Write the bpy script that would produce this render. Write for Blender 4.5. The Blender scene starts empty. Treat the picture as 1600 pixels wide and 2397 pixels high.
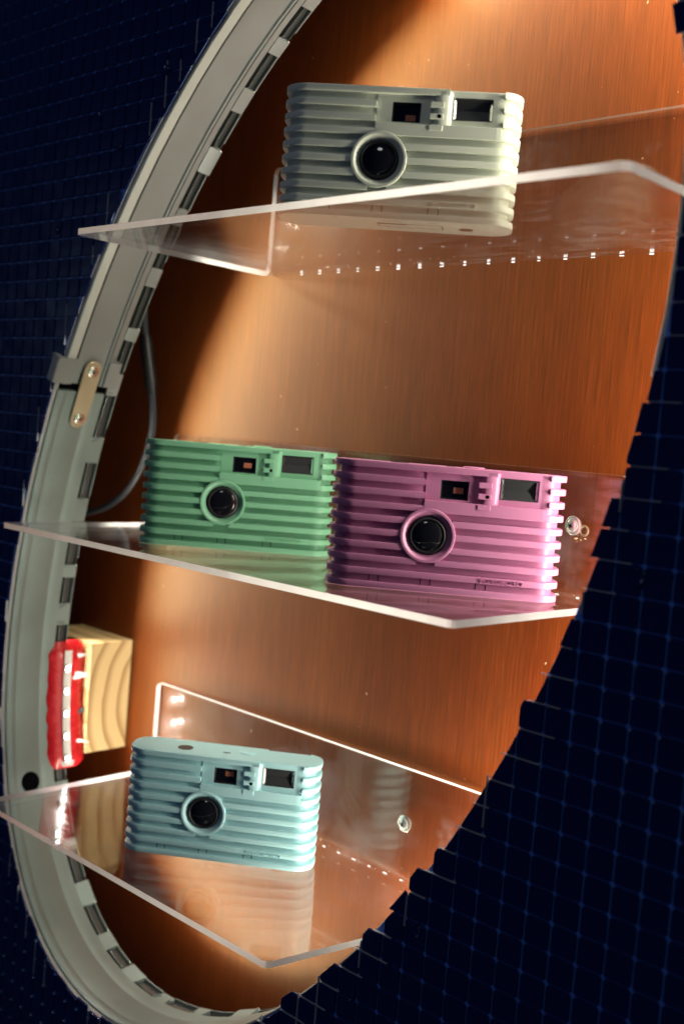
import bpy, bmesh, math, random
from mathutils import Vector, Matrix
random.seed(7)
S = 0.001                                   # everything below is laid out in millimetres
sc = bpy.context.scene
COL = sc.collection
R_ = math.radians

# ------------------------------------------------------------------ camera
cam = bpy.data.objects.new('camera', bpy.data.cameras.new('camera'))
COL.objects.link(cam); sc.camera = cam
yaw, pit, rol = R_(43.45), R_(3.82), R_(-4.75)
fw = Vector((-math.sin(yaw)*math.cos(pit), math.cos(yaw)*math.cos(pit), -math.sin(pit)))
rt0 = Vector((math.cos(yaw), math.sin(yaw), 0)); dn0 = fw.cross(rt0)
rt = math.cos(rol)*rt0 + math.sin(rol)*dn0
dn = -math.sin(rol)*rt0 + math.cos(rol)*dn0
m = Matrix((rt, -dn, -fw)).transposed().to_4x4()
cam.matrix_world = m
cd = cam.data
cd.sensor_fit = 'VERTICAL'; cd.sensor_height = 36; cd.lens = 39.05
cd.clip_start = 0.01; cd.clip_end = 50
cd.dof.use_dof = True; cd.dof.focus_distance = 0.575; cd.dof.aperture_fstop = 7.0

# ------------------------------------------------------------------ world, lamps, exposure
w = bpy.data.worlds.new('World'); sc.world = w; w.use_nodes = True
w.node_tree.nodes['Background'].inputs[0].default_value = (0.16, 0.30, 1.0, 1)
w.node_tree.nodes['Background'].inputs[1].default_value = 0.026
LED_STRENGTH = 980.0

def area(name, loc, target, size, power, color):
    l = bpy.data.lights.new(name, 'AREA'); l.shape = 'DISK'; l.size = size; l.energy = power; l.color = color
    o = bpy.data.objects.new(name, l); COL.objects.link(o)
    o.location = loc
    d = Vector(target) - Vector(loc)
    o.rotation_euler = d.to_track_quat('-Z', 'Y').to_euler()
    return o
area('ceiling_lamp', (0.55, -1.1, 1.55), (-0.45, 0.42, -0.03), 0.45, 2.2, (0.97, 1.0, 0.95))
area('edge_fill_lamp', (-1.75, -0.75, 0.15), (-0.45, 0.40, -0.03), 0.35, 0.45, (0.90, 0.95, 1.0))  # added unseen lamp that brightens the acrylic front edges

vs = sc.view_settings
vs.view_transform = 'Standard'; vs.look = 'None'; vs.exposure = 0.2; vs.gamma = 1.0
sc.render.engine = 'CYCLES'
cy = sc.cycles
cy.sample_clamp_indirect = 4.0; cy.sample_clamp_direct = 30.0
cy.max_bounces = 5; cy.diffuse_bounces = 2; cy.glossy_bounces = 3; cy.transparent_max_bounces = 10; cy.caustics_reflective = False; cy.caustics_refractive = False

# ------------------------------------------------------------------ helpers
def srgb(r, g, b):
    f = lambda c: c/12.92 if c <= 0.04045 else ((c+0.055)/1.055)**2.4
    return (f(r/255), f(g/255), f(b/255), 1)

def mat(name, color=(0.5, 0.5, 0.5, 1), rough=0.5, metal=0.0, spec=0.5, coat=0.0, noise=None, bump=None):
    """noise=(scale, amount): mottles the colour; bump=(scale, strength, stretch)"""
    mt = bpy.data.materials.new(name); mt.use_nodes = True
    nt = mt.node_tree; p = nt.nodes['Principled BSDF']
    p.inputs['Base Color'].default_value = color
    p.inputs['Roughness'].default_value = rough
    p.inputs['Metallic'].default_value = metal
    p.inputs['Specular IOR Level'].default_value = spec
    p.inputs['Coat Weight'].default_value = coat
    tc = nt.nodes.new('ShaderNodeTexCoord')
    if noise:
        n = nt.nodes.new('ShaderNodeTexNoise'); n.inputs['Scale'].default_value = noise[0]; n.inputs['Detail'].default_value = 5
        nt.links.new(tc.outputs['Object'], n.inputs['Vector'])
        mr = nt.nodes.new('ShaderNodeMapRange'); mr.inputs['To Min'].default_value = 1-noise[1]; mr.inputs['To Max'].default_value = 1+noise[1]
        nt.links.new(n.outputs['Fac'], mr.inputs['Value'])
        mx = nt.nodes.new('ShaderNodeMix'); mx.data_type = 'RGBA'; mx.blend_type = 'MULTIPLY'
        mx.inputs[0].default_value = 1; mx.inputs[6].default_value = color
        nt.links.new(mr.outputs[0], mx.inputs[7]); nt.links.new(mx.outputs[2], p.inputs['Base Color'])
        rr = nt.nodes.new('ShaderNodeMapRange'); rr.inputs['To Min'].default_value = max(0.03, rough-noise[1]*0.6); rr.inputs['To Max'].default_value = min(1, rough+noise[1]*0.6)
        nt.links.new(n.outputs['Fac'], rr.inputs['Value']); nt.links.new(rr.outputs[0], p.inputs['Roughness'])
    if bump:
        n2 = nt.nodes.new('ShaderNodeTexNoise'); n2.inputs['Scale'].default_value = bump[0]; n2.inputs['Detail'].default_value = 4
        mp = nt.nodes.new('ShaderNodeMapping'); mp.inputs['Scale'].default_value = bump[2]
        nt.links.new(tc.outputs['Object'], mp.inputs[0]); nt.links.new(mp.outputs[0], n2.inputs['Vector'])
        b = nt.nodes.new('ShaderNodeBump'); b.inputs['Strength'].default_value = bump[1]; b.inputs['Distance'].default_value = 0.0003
        nt.links.new(n2.outputs['Fac'], b.inputs['Height']); nt.links.new(b.outputs[0], p.inputs['Normal'])
    return mt

def obj(name, verts, faces, material, parent=None, smooth=False, mw=None, matidx=None):
    """one mesh object from millimetre coordinates"""
    me = bpy.data.meshes.new(name)
    me.from_pydata([(v[0]*S, v[1]*S, v[2]*S) for v in verts], [], faces)
    bm = bmesh.new(); bm.from_mesh(me)
    bmesh.ops.recalc_face_normals(bm, faces=bm.faces)
    bm.to_mesh(me); bm.free()
    for mt in (material if isinstance(material, (list, tuple)) else [material]): me.materials.append(mt)
    if matidx: 
        for p, i in zip(me.polygons, matidx): p.material_index = i
    if smooth:
        me.polygons.foreach_set('use_smooth', [True]*len(me.polygons))
        me.set_sharp_from_angle(angle=R_(35))
    o = bpy.data.objects.new(name, me); COL.objects.link(o)
    if parent: o.parent = parent
    if mw is not None: o.matrix_local = mw
    return o

def empty(name, loc, rz=0, label=None, cat=None, group=None):
    o = bpy.data.objects.new(name, None); COL.objects.link(o)
    o.empty_display_size = 0.01
    o.location = Vector(loc)*S; o.rotation_euler = (0, 0, rz)
    tag(o, label, cat, group)
    return o

def tag(o, label=None, cat=None, group=None, kind=None):
    if label: o['label'] = label
    if cat: o['category'] = cat
    if group: o['group'] = group
    if kind: o['kind'] = kind
    return o

class MB:
    """collects millimetre geometry"""
    def __init__(s): s.v = []; s.f = []; s.m = []
    def add(s, verts, faces, mi=0):
        k = len(s.v); s.v += [tuple(p) for p in verts]; s.f += [tuple(i+k for i in f) for f in faces]; s.m += [mi]*len(faces)
    def box(s, x0, x1, y0, y1, z0, z1, c=0.0, mi=0):
        """box with chamfered edges (c)"""
        bm = bmesh.new()
        bmesh.ops.create_cube(bm, size=1)
        for v in bm.verts: v.co = Vector(((x0+x1)/2+v.co.x*(x1-x0), (y0+y1)/2+v.co.y*(y1-y0), (z0+z1)/2+v.co.z*(z1-z0)))
        if c > 0: bmesh.ops.bevel(bm, geom=bm.edges[:], offset=c, segments=2, affect='EDGES', profile=0.6)
        bm.verts.index_update()
        s.add([v.co[:] for v in bm.verts], [[v.index for v in f.verts] for f in bm.faces], mi); bm.free()
    def stack(s, layers, cap0=True, cap1=True, mi=0):
        """layers: list of equal-length closed rings"""
        n = len(layers[0]); V = [p for l in layers for p in l]; F = []
        for k in range(len(layers)-1):
            for i in range(n):
                j = (i+1) % n
                F.append((k*n+i, k*n+j, (k+1)*n+j, (k+1)*n+i))
        if cap0: F.append(tuple(range(n))[::-1])
        if cap1: F.append(tuple((len(layers)-1)*n+i for i in range(n)))
        s.add(V, F, mi)
    def tube(s, pts, r, n=10, mi=0):
        P = [Vector(p) for p in pts]; rings = []
        up = Vector((0.3, 1, 0.2)).normalized()
        for i, p in enumerate(P):
            d = (P[min(i+1, len(P)-1)] - P[max(i-1, 0)]).normalized()
            a = d.cross(up).normalized(); b = d.cross(a)
            rr = r[i] if isinstance(r, (list, tuple)) else r
            rings.append([p + rr*(math.cos(t)*a+math.sin(t)*b) for t in [2*math.pi*q/n for q in range(n)]])
        s.stack(rings, mi=mi)
    def lathe(s, prof, n=40, axis='y', c=(0, 0, 0), mi=0, cap0=False, cap1=False):
        """prof: (radius, height) rings about axis"""
        L = []
        for r, h in prof:
            ring = []
            for q in range(n):
                t = 2*math.pi*q/n; a, b = r*math.cos(t), r*math.sin(t)
                ring.append((c[0]+a, c[1]+h, c[2]+b) if axis == 'y' else (c[0]+a, c[1]+b, c[2]+h))
            L.append(ring)
        s.stack(L, cap0, cap1, mi)
    def build(s, name, material, parent=None, smooth=False, mw=None):
        return obj(name, s.v, s.f, material, parent, smooth, mw, s.m)

# ------------------------------------------------------------------ the oval opening
EC = (-451.2, -38.7); EA, EB, ETH = 355.8, 203.6, R_(64.3)
EU = (math.cos(ETH), math.sin(ETH)); EV = (-math.sin(ETH), math.cos(ETH))
def ell(t, off=0.0):
    """point (x, z) of the oval at parameter t (degrees), moved outward by off; and the outward normal"""
    a = R_(t); ca, sa = math.cos(a), math.sin(a)
    x = EC[0]+EU[0]*EA*ca+EV[0]*EB*sa; z = EC[1]+EU[1]*EA*ca+EV[1]*EB*sa
    na, nb = ca/EA, sa/EB; l = math.hypot(na, nb); na /= l; nb /= l
    nx = EU[0]*na+EV[0]*nb; nz = EU[1]*na+EV[1]*nb
    return x+nx*off, z+nz*off, nx, nz
def nearest_t(x, z):
    dx, dz = x-EC[0], z-EC[1]
    a = math.degrees(math.atan2((dx*EV[0]+dz*EV[1])/EB, (dx*EU[0]+dz*EU[1])/EA))
    for _ in range(12):
        best = min((a-2, a-0.5, a, a+0.5, a+2), key=lambda q: (ell(q)[0]-x)**2+(ell(q)[1]-z)**2)
        a = best
    return a
def signed(x, z):
    t = nearest_t(x, z); bx, bz, nx, nz = ell(t)
    return (x-bx)*nx+(z-bz)*nz, t
def hoop_frame(t, y, off):
    """matrix on the hoop's inner face: X along the hoop, Y away from the room, Z towards the opening"""
    x, z, nx, nz = ell(t, off)
    X = Vector((-nz, 0, nx)); Y = Vector((0, 1, 0)); Z = Vector((-nx, 0, -nz))
    if X.cross(Y).dot(Z) < 0: X = -X
    M = Matrix((X, Y, Z)).transposed().to_4x4(); M.translation = Vector((x, y, z))*S
    return M
# arc-length table for even spacing along the oval
_T = [i*0.25 for i in range(1441)]; _L = [0.0]
for i in range(1440):
    p, q = ell(_T[i]), ell(_T[i+1]); _L.append(_L[-1]+math.hypot(p[0]-q[0], p[1]-q[1]))
PERIM = _L[-1]
def t_at(s):
    s %= PERIM
    lo, hi = 0, 1440
    while hi-lo > 1:
        md = (lo+hi)//2
        if _L[md] <= s: lo = md
        else: hi = md
    return _T[lo]+0.25*(s-_L[lo])/(_L[hi]-_L[lo])
def s_at(t): 
    t %= 360
    i = int(t/0.25); return _L[i]+(_L[i+1]-_L[i])*((t-_T[i])/0.25)

# ------------------------------------------------------------------ materials
def wood_material():
    mt = bpy.data.materials.new('varnished_wood'); mt.use_nodes = True
    nt = mt.node_tree; p = nt.nodes['Principled BSDF']; N = nt.nodes.new; Lk = nt.links.new
    tc = N('ShaderNodeTexCoord')
    def streak(scale, sx, sz, detail, rough=0.6):
        mp = N('ShaderNodeMapping'); mp.inputs['Scale'].default_value = (sx, 1, sz)
        n = N('ShaderNodeTexNoise'); n.inputs['Scale'].default_value = scale; n.inputs['Detail'].default_value = detail; n.inputs['Roughness'].default_value = rough
        Lk(tc.outputs['Object'], mp.inputs[0]); Lk(mp.outputs[0], n.inputs['Vector']); return n
    a = streak(9, 1.0, 0.16, 4); b = streak(620, 1.0, 0.016, 5, 0.75); c = streak(1900, 1, 0.02, 3)
    r1 = N('ShaderNodeValToRGB')
    r1.color_ramp.elements[0].position = 0.30; r1.color_ramp.elements[0].color = (0.096, 0.0118, 0.0022, 1)
    r1.color_ramp.elements[1].position = 0.72; r1.color_ramp.elements[1].color = (0.190, 0.0395, 0.0060, 1)
    Lk(a.outputs['Fac'], r1.inputs[0])
    r2 = N('ShaderNodeMapRange'); r2.inputs['From Min'].default_value = 0.32; r2.inputs['From Max'].default_value = 0.68
    r2.inputs['To Min'].default_value = 0.72; r2.inputs['To Max'].default_value = 1.18
    Lk(b.outputs['Fac'], r2.inputs['Value'])
    r3 = N('ShaderNodeMapRange'); r3.inputs['From Min'].default_value = 0.3; r3.inputs['From Max'].default_value = 0.7
    r3.inputs['To Min'].default_value = 0.62; r3.inputs['To Max'].default_value = 1.34
    Lk(c.outputs['Fac'], r3.inputs['Value'])
    mu = N('ShaderNodeMath'); mu.operation = 'MULTIPLY'; Lk(r2.outputs[0], mu.inputs[0]); Lk(r3.outputs[0], mu.inputs[1])
    mx = N('ShaderNodeMix'); mx.data_type = 'RGBA'; mx.blend_type = 'MULTIPLY'; mx.inputs[0].default_value = 1
    Lk(r1.outputs[0], mx.inputs[6]); Lk(mu.outputs[0], mx.inputs[7])
    # a few pale scratches along the grain
    sN = streak(95, 1.0, 0.05, 2, 0.4)
    th = N('ShaderNodeMapRange'); th.inputs['From Min'].default_value = 0.80; th.inputs['From Max'].default_value = 0.86
    Lk(sN.outputs['Fac'], th.inputs['Value'])
    mx2 = N('ShaderNodeMix'); mx2.data_type = 'RGBA'; mx2.inputs[7].default_value = (0.62, 0.40, 0.22, 1)
    Lk(th.outputs[0], mx2.inputs[0]); Lk(mx.outputs[2], mx2.inputs[6]); 
    fl = streak(330, 1.0, 0.7, 1, 0.3); ft = N('ShaderNodeMapRange'); ft.inputs['From Min'].default_value = 0.79; ft.inputs['From Max'].default_value = 0.83
    Lk(fl.outputs['Fac'], ft.inputs['Value'])
    mx3 = N('ShaderNodeMix'); mx3.data_type = 'RGBA'; mx3.inputs[7].default_value = (0.55, 0.34, 0.2, 1)
    Lk(ft.outputs[0], mx3.inputs[0]); Lk(mx2.outputs[2], mx3.inputs[6]); Lk(mx3.outputs[2], p.inputs['Base Color'])
    p.inputs['Roughness'].default_value = 0.47; p.inputs['Specular IOR Level'].default_value = 0.56
    p.inputs['Specular Tint'].default_value = (1.0, 0.66, 0.17, 1)
    p.inputs['Coat Weight'].default_value = 0.0; p.inputs['Coat Roughness'].default_value = 0.42; p.inputs['Coat Tint'].default_value = (1.0, 0.86, 0.6, 1)
    bp = N('ShaderNodeBump'); bp.inputs['Strength'].default_value = 0.35; bp.inputs['Distance'].default_value = 0.0002
    Lk(b.outputs['Fac'], bp.inputs['Height']); Lk(bp.outputs[0], p.inputs['Normal'])
    return mt

def acrylic_materials():
    """clear sheet: Schlick Fresnel mirror over a straight-through sheet; and its sawn, light-piping edge"""
    out = []
    mt = bpy.data.materials.new('clear_acrylic'); mt.use_nodes = True
    nt = mt.node_tree; nt.nodes.clear(); N = nt.nodes.new; Lk = nt.links.new
    o = N('ShaderNodeOutputMaterial'); ge = N('ShaderNodeNewGeometry')
    dt = N('ShaderNodeVectorMath'); dt.operation = 'DOT_PRODUCT'; Lk(ge.outputs['Incoming'], dt.inputs[0]); Lk(ge.outputs['Normal'], dt.inputs[1])
    ab = N('ShaderNodeMath'); ab.operation = 'ABSOLUTE'; Lk(dt.outputs['Value'], ab.inputs[0])
    om = N('ShaderNodeMath'); om.operation = 'SUBTRACT'; om.inputs[0].default_value = 1; Lk(ab.outputs[0], om.inputs[1])
    pw = N('ShaderNodeMath'); pw.operation = 'POWER'; pw.inputs[1].default_value = 5; Lk(om.outputs[0], pw.inputs[0])
    ma = N('ShaderNodeMath'); ma.operation = 'MULTIPLY_ADD'; ma.inputs[1].default_value = 0.96; ma.inputs[2].default_value = 0.04; Lk(pw.outputs[0], ma.inputs[0])
    tr = N('ShaderNodeBsdfTransparent'); tr.inputs[0].default_value = (0.985, 0.985, 0.985, 1)
    gl = N('ShaderNodeBsdfGlossy'); gl.inputs[0].default_value = (1, 1, 1, 1)
    # handling marks: hazier patches
    tc = N('ShaderNodeTexCoord'); mp = N('ShaderNodeMapping'); mp.inputs['Scale'].default_value = (1, 2.6, 1)
    n = N('ShaderNodeTexNoise'); n.inputs['Scale'].default_value = 22; n.inputs['Detail'].default_value = 7; n.inputs['Roughness'].default_value = 0.7
    Lk(tc.outputs['Object'], mp.inputs[0]); Lk(mp.outputs[0], n.inputs['Vector'])
    mr = N('ShaderNodeMapRange'); mr.inputs['From Min'].default_value = 0.45; mr.inputs['From Max'].default_value = 0.75
    mr.inputs['To Min'].default_value = 0.025; mr.inputs['To Max'].default_value = 0.22
    Lk(n.outputs['Fac'], mr.inputs['Value']); Lk(mr.outputs[0], gl.inputs['Roughness'])
    ms = N('ShaderNodeMixShader'); Lk(ma.outputs[0], ms.inputs[0]); Lk(tr.outputs[0], ms.inputs[1]); Lk(gl.outputs[0], ms.inputs[2])
    df = N('ShaderNodeBsdfDiffuse'); df.inputs[0].default_value = (0.85, 0.87, 0.9, 1)
    hz = N('ShaderNodeMapRange'); hz.inputs['From Min'].default_value = 0.52; hz.inputs['From Max'].default_value = 0.80
    hz.inputs['To Min'].default_value = 0.001; hz.inputs['To Max'].default_value = 0.07; Lk(n.outputs['Fac'], hz.inputs['Value'])
    m2 = N('ShaderNodeMixShader'); Lk(hz.outputs[0], m2.inputs[0]); Lk(ms.outputs[0], m2.inputs[1]); Lk(df.outputs[0], m2.inputs[2])
    Lk(m2.outputs[0], o.inputs[0]); out.append(mt)
    me = bpy.data.materials.new('acrylic_edge'); me.use_nodes = True
    nt = me.node_tree; nt.nodes.clear(); N = nt.nodes.new; Lk = nt.links.new
    o = N('ShaderNodeOutputMaterial'); tl = N('ShaderNodeBsdfTranslucent'); tl.inputs[0].default_value = (0.93, 0.93, 0.95, 1)
    df = N('ShaderNodeBsdfDiffuse'); df.inputs[0].default_value = (0.85, 0.85, 0.88, 1)
    gl = N('ShaderNodeBsdfGlossy'); gl.inputs['Roughness'].default_value = 0.30
    a = N('ShaderNodeMixShader'); a.inputs[0].default_value = 0.08; Lk(tl.outputs[0], a.inputs[1]); Lk(df.outputs[0], a.inputs[2])
    b = N('ShaderNodeMixShader'); b.inputs[0].default_value = 0.12; Lk(a.outputs[0], b.inputs[1]); Lk(gl.outputs[0], b.inputs[2])
    tr = N('ShaderNodeBsdfTransparent')
    tc = N('ShaderNodeTexCoord'); n = N('ShaderNodeTexNoise'); n.inputs['Scale'].default_value = 120; n.inputs['Detail'].default_value = 3
    Lk(tc.outputs['Object'], n.inputs['Vector'])
    mr = N('ShaderNodeMapRange'); mr.inputs['From Min'].default_value = 0.35; mr.inputs['From Max'].default_value = 0.65; mr.inputs['To Min'].default_value = 0.0; mr.inputs['To Max'].default_value = 0.06
    Lk(n.outputs['Fac'], mr.inputs['Value'])
    c = N('ShaderNodeMixShader'); Lk(mr.outputs[0], c.inputs[0]); Lk(b.outputs[0], c.inputs[1]); Lk(tr.outputs[0], c.inputs[2])
    Lk(c.outputs[0], o.inputs[0]); out.append(me)
    return out

def emission(name, color, strength):
    mt = bpy.data.materials.new(name); mt.use_nodes = True
    nt = mt.node_tree; nt.nodes.clear(); e = nt.nodes.new('ShaderNodeEmission'); o = nt.nodes.new('ShaderNodeOutputMaterial')
    e.inputs[0].default_value = color; e.inputs[1].default_value = strength; nt.links.new(e.outputs[0], o.inputs[0])
    return mt

def pine_material():
    mt = bpy.data.materials.new('pine_end_grain'); mt.use_nodes = True
    nt = mt.node_tree; p = nt.nodes['Principled BSDF']; N = nt.nodes.new; Lk = nt.links.new
    tc = N('ShaderNodeTexCoord'); mp = N('ShaderNodeMapping')
    mp.inputs['Location'].default_value = (0, -0.055, 0.004)
    wv = N('ShaderNodeTexWave'); wv.wave_type = 'RINGS'; wv.rings_direction = 'X'; wv.wave_profile = 'SAW'
    wv.inputs['Scale'].default_value = 24; wv.inputs['Distortion'].default_value = 1.4; wv.inputs['Detail'].default_value = 2; wv.inputs['Detail Scale'].default_value = 1.0
    Lk(tc.outputs['Object'], mp.inputs[0]); Lk(mp.outputs[0], wv.inputs[0])
    r = N('ShaderNodeValToRGB'); r.color_ramp.elements[0].color = (0.70, 0.50, 0.24, 1); r.color_ramp.elements[1].color = (0.36, 0.20, 0.07, 1)
    r.color_ramp.elements[0].position = 0.55; r.color_ramp.elements[1].position = 0.98
    Lk(wv.outputs['Fac'], r.inputs[0]); Lk(r.outputs[0], p.inputs['Base Color']); p.inputs['Roughness'].default_value = 0.75
    return mt

def dull_edge():
    mt = bpy.data.materials.new('dull_acrylic_edge'); mt.use_nodes = True; nt = mt.node_tree; p = nt.nodes['Principled BSDF']
    p.inputs['Base Color'].default_value = (0.42, 0.34, 0.28, 1); p.inputs['Roughness'].default_value = 0.35; p.inputs['Alpha'].default_value = 0.6
    return mt
M_dull = dull_edge()
M_wood = wood_material()
M_ac, M_edge = acrylic_materials()
M_tile = mat('navy_tile', (0.007, 0.015, 0.085, 1), 0.22, spec=0.6, noise=(60, 0.25))
M_tile.node_tree.nodes['Principled BSDF'].inputs['Specular Tint'].default_value = (0.4, 0.62, 1.0, 1)
M_grout = mat('blue_grout', (0.10, 0.27, 0.90, 1), 0.35, noise=(45, 0.5))
M_fin = mat('lit_joint', (0.46, 0.50, 0.55, 1), 0.35)
M_board = mat('board_edge', (0.42, 0.43, 0.42, 1), 0.6, noise=(200, 0.2))
M_alu = mat('aluminium_track', (0.28, 0.305, 0.305, 1), 0.42, metal=0.4, noise=(35, 0.10), bump=(900, 0.08, (1, 0.1, 1)))
M_lip = mat('white_lip', (0.52, 0.55, 0.51, 1), 0.4, noise=(80, 0.06))
M_galv = mat('galvanised_track', (0.20, 0.255, 0.245, 1), 0.45, metal=0.4, noise=(28, 0.16), bump=(500, 0.15, (1, 1, 1)))
M_slot = mat('dark_slot_strip', (0.085, 0.10, 0.10, 1), 0.25, metal=0.5)
M_steel = mat('tan_zinc_plate', (0.50, 0.43, 0.29, 1), 0.42, metal=0.6, noise=(120, 0.12))
M_screw = mat('bright_screw', (0.72, 0.70, 0.64, 1), 0.25, metal=0.9)
M_dark = mat('black_void', (0.002, 0.002, 0.003, 1), 0.8, spec=0.03)
M_blackgloss = mat('black_gloss', (0.006, 0.006, 0.008, 1), 0.08, coat=0.5)
M_blackmatte = mat('black_plastic', (0.012, 0.012, 0.014, 1), 0.4)
M_cable = mat('grey_cable', (0.035, 0.04, 0.05, 1), 0.4)
M_red = mat('red_tape', (0.55, 0.012, 0.018, 1), 0.28, coat=0.4, noise=(150, 0.2))
M_white = mat('white_tape', (0.82, 0.80, 0.80, 1), 0.3)
M_led = emission('led_light', (1.0, 0.935, 0.76, 1), LED_STRENGTH)
M_ledred = emission('led_light_near_tape', (1.0, 0.86, 0.78, 1), LED_STRENGTH*0.6)
M_dot = emission('glint_dot', (1.0, 0.95, 0.86, 1), 1.5)
M_ledbase = mat('led_tape', (0.75, 0.75, 0.72, 1), 0.5)
M_pine = pine_material()
M_silver = mat('flash_reflector', (0.75, 0.76, 0.78, 1), 0.16, metal=1.0)
M_flash = mat('flash_glass', (0.05, 0.052, 0.055, 1), 0.22, metal=0.3)
M_amber = mat('viewfinder_rear', srgb(190, 120, 90), 0.3)
M_dust = mat('sawdust', (0.50, 0.33, 0.16, 1), 0.9)
M_ferrule = mat('dull_brass', (0.16, 0.10, 0.06, 1), 0.6, metal=0.1)

# ------------------------------------------------------------------ back panel
WY = 500.0
mb = MB(); mb.box(-1150, 250, WY, WY+12, -620, 520)
tag(mb.build('back_wall', M_wood), kind='structure')

# ------------------------------------------------------------------ tiled front wall with the oval cut out of it
wall = empty('tiled_wall', (0, 400, 0), 0, 'dark navy mosaic tiled wall with a jagged tilted oval cut through it', 'wall')
def wallpart(o): 
    o.parent = wall; o.matrix_parent_inverse = Matrix.Translation(Vector((0, -400*S, 0))); return o
X0, X1, Z0, Z1 = -1050.0, 60.0, -520.0, 420.0
n = 240
def rect_pt(t):
    x, z, nx, nz = ell(t); dx, dz = x-EC[0], z-EC[1]
    k = min([q for q in ((X0-EC[0])/dx if dx < 0 else (X1-EC[0])/dx if dx > 0 else 9e9, (Z0-EC[1])/dz if dz < 0 else (Z1-EC[1])/dz if dz > 0 else 9e9)])
    return EC[0]+dx*k, EC[1]+dz*k
V = []; F = []; MI = []
for i in range(n):
    t = 360*i/n; x, z, _, _ = ell(t, 0.3); X, Z = rect_pt(t)
    V += [(x, 400.15, z), (X, 400.15, Z), (x, 403.2, z), (X, 403.2, Z)]
for i in range(n):
    a, b = 4*i, 4*((i+1) % n)
    F += [(a, a+1, b+1, b), (a+2, b+2, b+3, a+3), (a, b, b+2, a+2)]; MI += [0, 0, 1]
wallpart(obj('backing_board', V, F, [M_grout, M_board], matidx=MI))

PITCH = 12.9; GAP = 0.9; TH = 1.05; BEV = 0.4
def proj(x, y, z):
    v = Vector((x, y, z)); d = v.dot(fw)
    return 800+2600*v.dot(rt)/d, 1198.5+2600*v.dot(dn)/d, d
def poly_tile(poly):
    """tile solid with a bevelled front from a convex polygon (x, z)"""
    cx = sum(p[0] for p in poly)/len(poly); cz = sum(p[1] for p in poly)/len(poly)
    def ins(p, k):
        d = math.hypot(p[0]-cx, p[1]-cz); q = max(0.0, 1-k*1.3/max(d, 1e-6)); return (cx+(p[0]-cx)*q, cz+(p[1]-cz)*q)
    L = [[(p[0], 0, p[1]) for p in poly], [(p[0], -TH+BEV, p[1]) for p in poly],
         [(ins(p, BEV*0.35)[0], -TH+BEV*0.3, ins(p, BEV*0.35)[1]) for p in poly], [(ins(p, BEV)[0], -TH, ins(p, BEV)[1]) for p in poly]]
    mb = MB(); mb.stack(L, cap0=False); return mb
h = (PITCH-GAP)/2
kc = 0.9                                    # nipped corners
SQ = [(-h+kc, -h), (h-kc, -h), (h, -h+kc), (h, h-kc), (h-kc, h), (-h+kc, h), (-h, h-kc), (-h, -h+kc)]
full = poly_tile(SQ)
full_mesh = None
def clip(poly, bx, bz, nx, nz):
    out = []
    for i in range(len(poly)):
        a, b = poly[i], poly[(i+1) % len(poly)]
        da = (a[0]-bx)*nx+(a[1]-bz)*nz; db = (b[0]-bx)*nx+(b[1]-bz)*nz
        if da >= 0: out.append(a)
        if da*db < 0:
            k = da/(da-db); out.append((a[0]+(b[0]-a[0])*k, a[1]+(b[1]-a[1])*k))
    return out
def overhang(t, i, j):
    """how far the cut tile edge stands off the sawn board: right side ragged, left side nearly flush"""
    rnd = random.Random(int((t % 360)/(2.6 if abs(math.sin(R_(t))) > 0.6 else 1.9))*31+5)
    right = (t % 360) > 205
    if right: return rnd.choice((0.8, 0.5, 0.2, -0.3, -2.0, -3.0, -4.0, 0.9))
    if t % 360 < 45: return 0.6
    return rnd.choice((0.5, 0.2, -0.8, -1.8, 0.9))
tiles = []
i0, i1 = int((X0+451)/PITCH)-1, int((X1+451)/PITCH)+1
for i in range(-46, 40):
    for j in range(-34, 32):
        cx = -225.4+PITCH/2+PITCH*(i-17); cz = -1.8+PITCH/2+PITCH*j
        px, py, d = proj(cx, 398, cz)
        if not (-160 < px < 1760 and -160 < py < 2560): continue
        sd, t = signed(cx, cz)
        if sd < -PITCH: continue
        tiles.append((d, cx, cz, sd, t, i, j, -15 < px < 1615 and -15 < py < 2412))
tiles.sort(key=lambda q: (not q[7], q[0]))
rest = MB(); count = 0
for d, cx, cz, sd, t, i, j, inside in tiles:
    rnd = random.Random(i*977+j)
    poly = SQ
    cut = sd < PITCH*0.9
    if sd < -4.2: continue
    if cut:
        bx, bz, nx, nz = ell(t, overhang(t, (i+j)//2, j))
        poly = clip(poly, bx-cx, bz-cz, nx, nz)
        if len(poly) < 3: continue
        ar = abs(sum(poly[k][0]*poly[(k+1) % len(poly)][1]-poly[(k+1) % len(poly)][0]*poly[k][1] for k in range(len(poly))))/2
        if ar < 6: continue
    mbt = poly_tile(poly) if cut else full
    rot = Matrix.Rotation(R_(rnd.uniform(-0.9, 0.9)), 4, 'X') @ Matrix.Rotation(R_(rnd.uniform(-0.9, 0.9)), 4, 'Z')
    M = Matrix.Translation(Vector((cx, 399.95-abs(rnd.gauss(0, 0.10)), cz))*S) @ rot
    if inside and count < 300:
        count += 1
        if not cut:
            if full_mesh is None:
                o = full.build('tile', M_tile); full_mesh = o.data
            else:
                o = bpy.data.objects.new('tile', full_mesh); COL.objects.link(o)
        else: o = mbt.build('tile', M_tile)
        o.matrix_local = M; wallpart(o)
    else:
        M2 = Matrix.Translation(Vector((cx, 399.95-abs(rnd.gauss(0, 0.10)), cz))) @ rot
        rest.add([(M2 @ Vector(v))[:] for v in mbt.v], mbt.f)
wallpart(tag(rest.build('tiles_beyond', M_tile), kind='stuff'))

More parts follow.
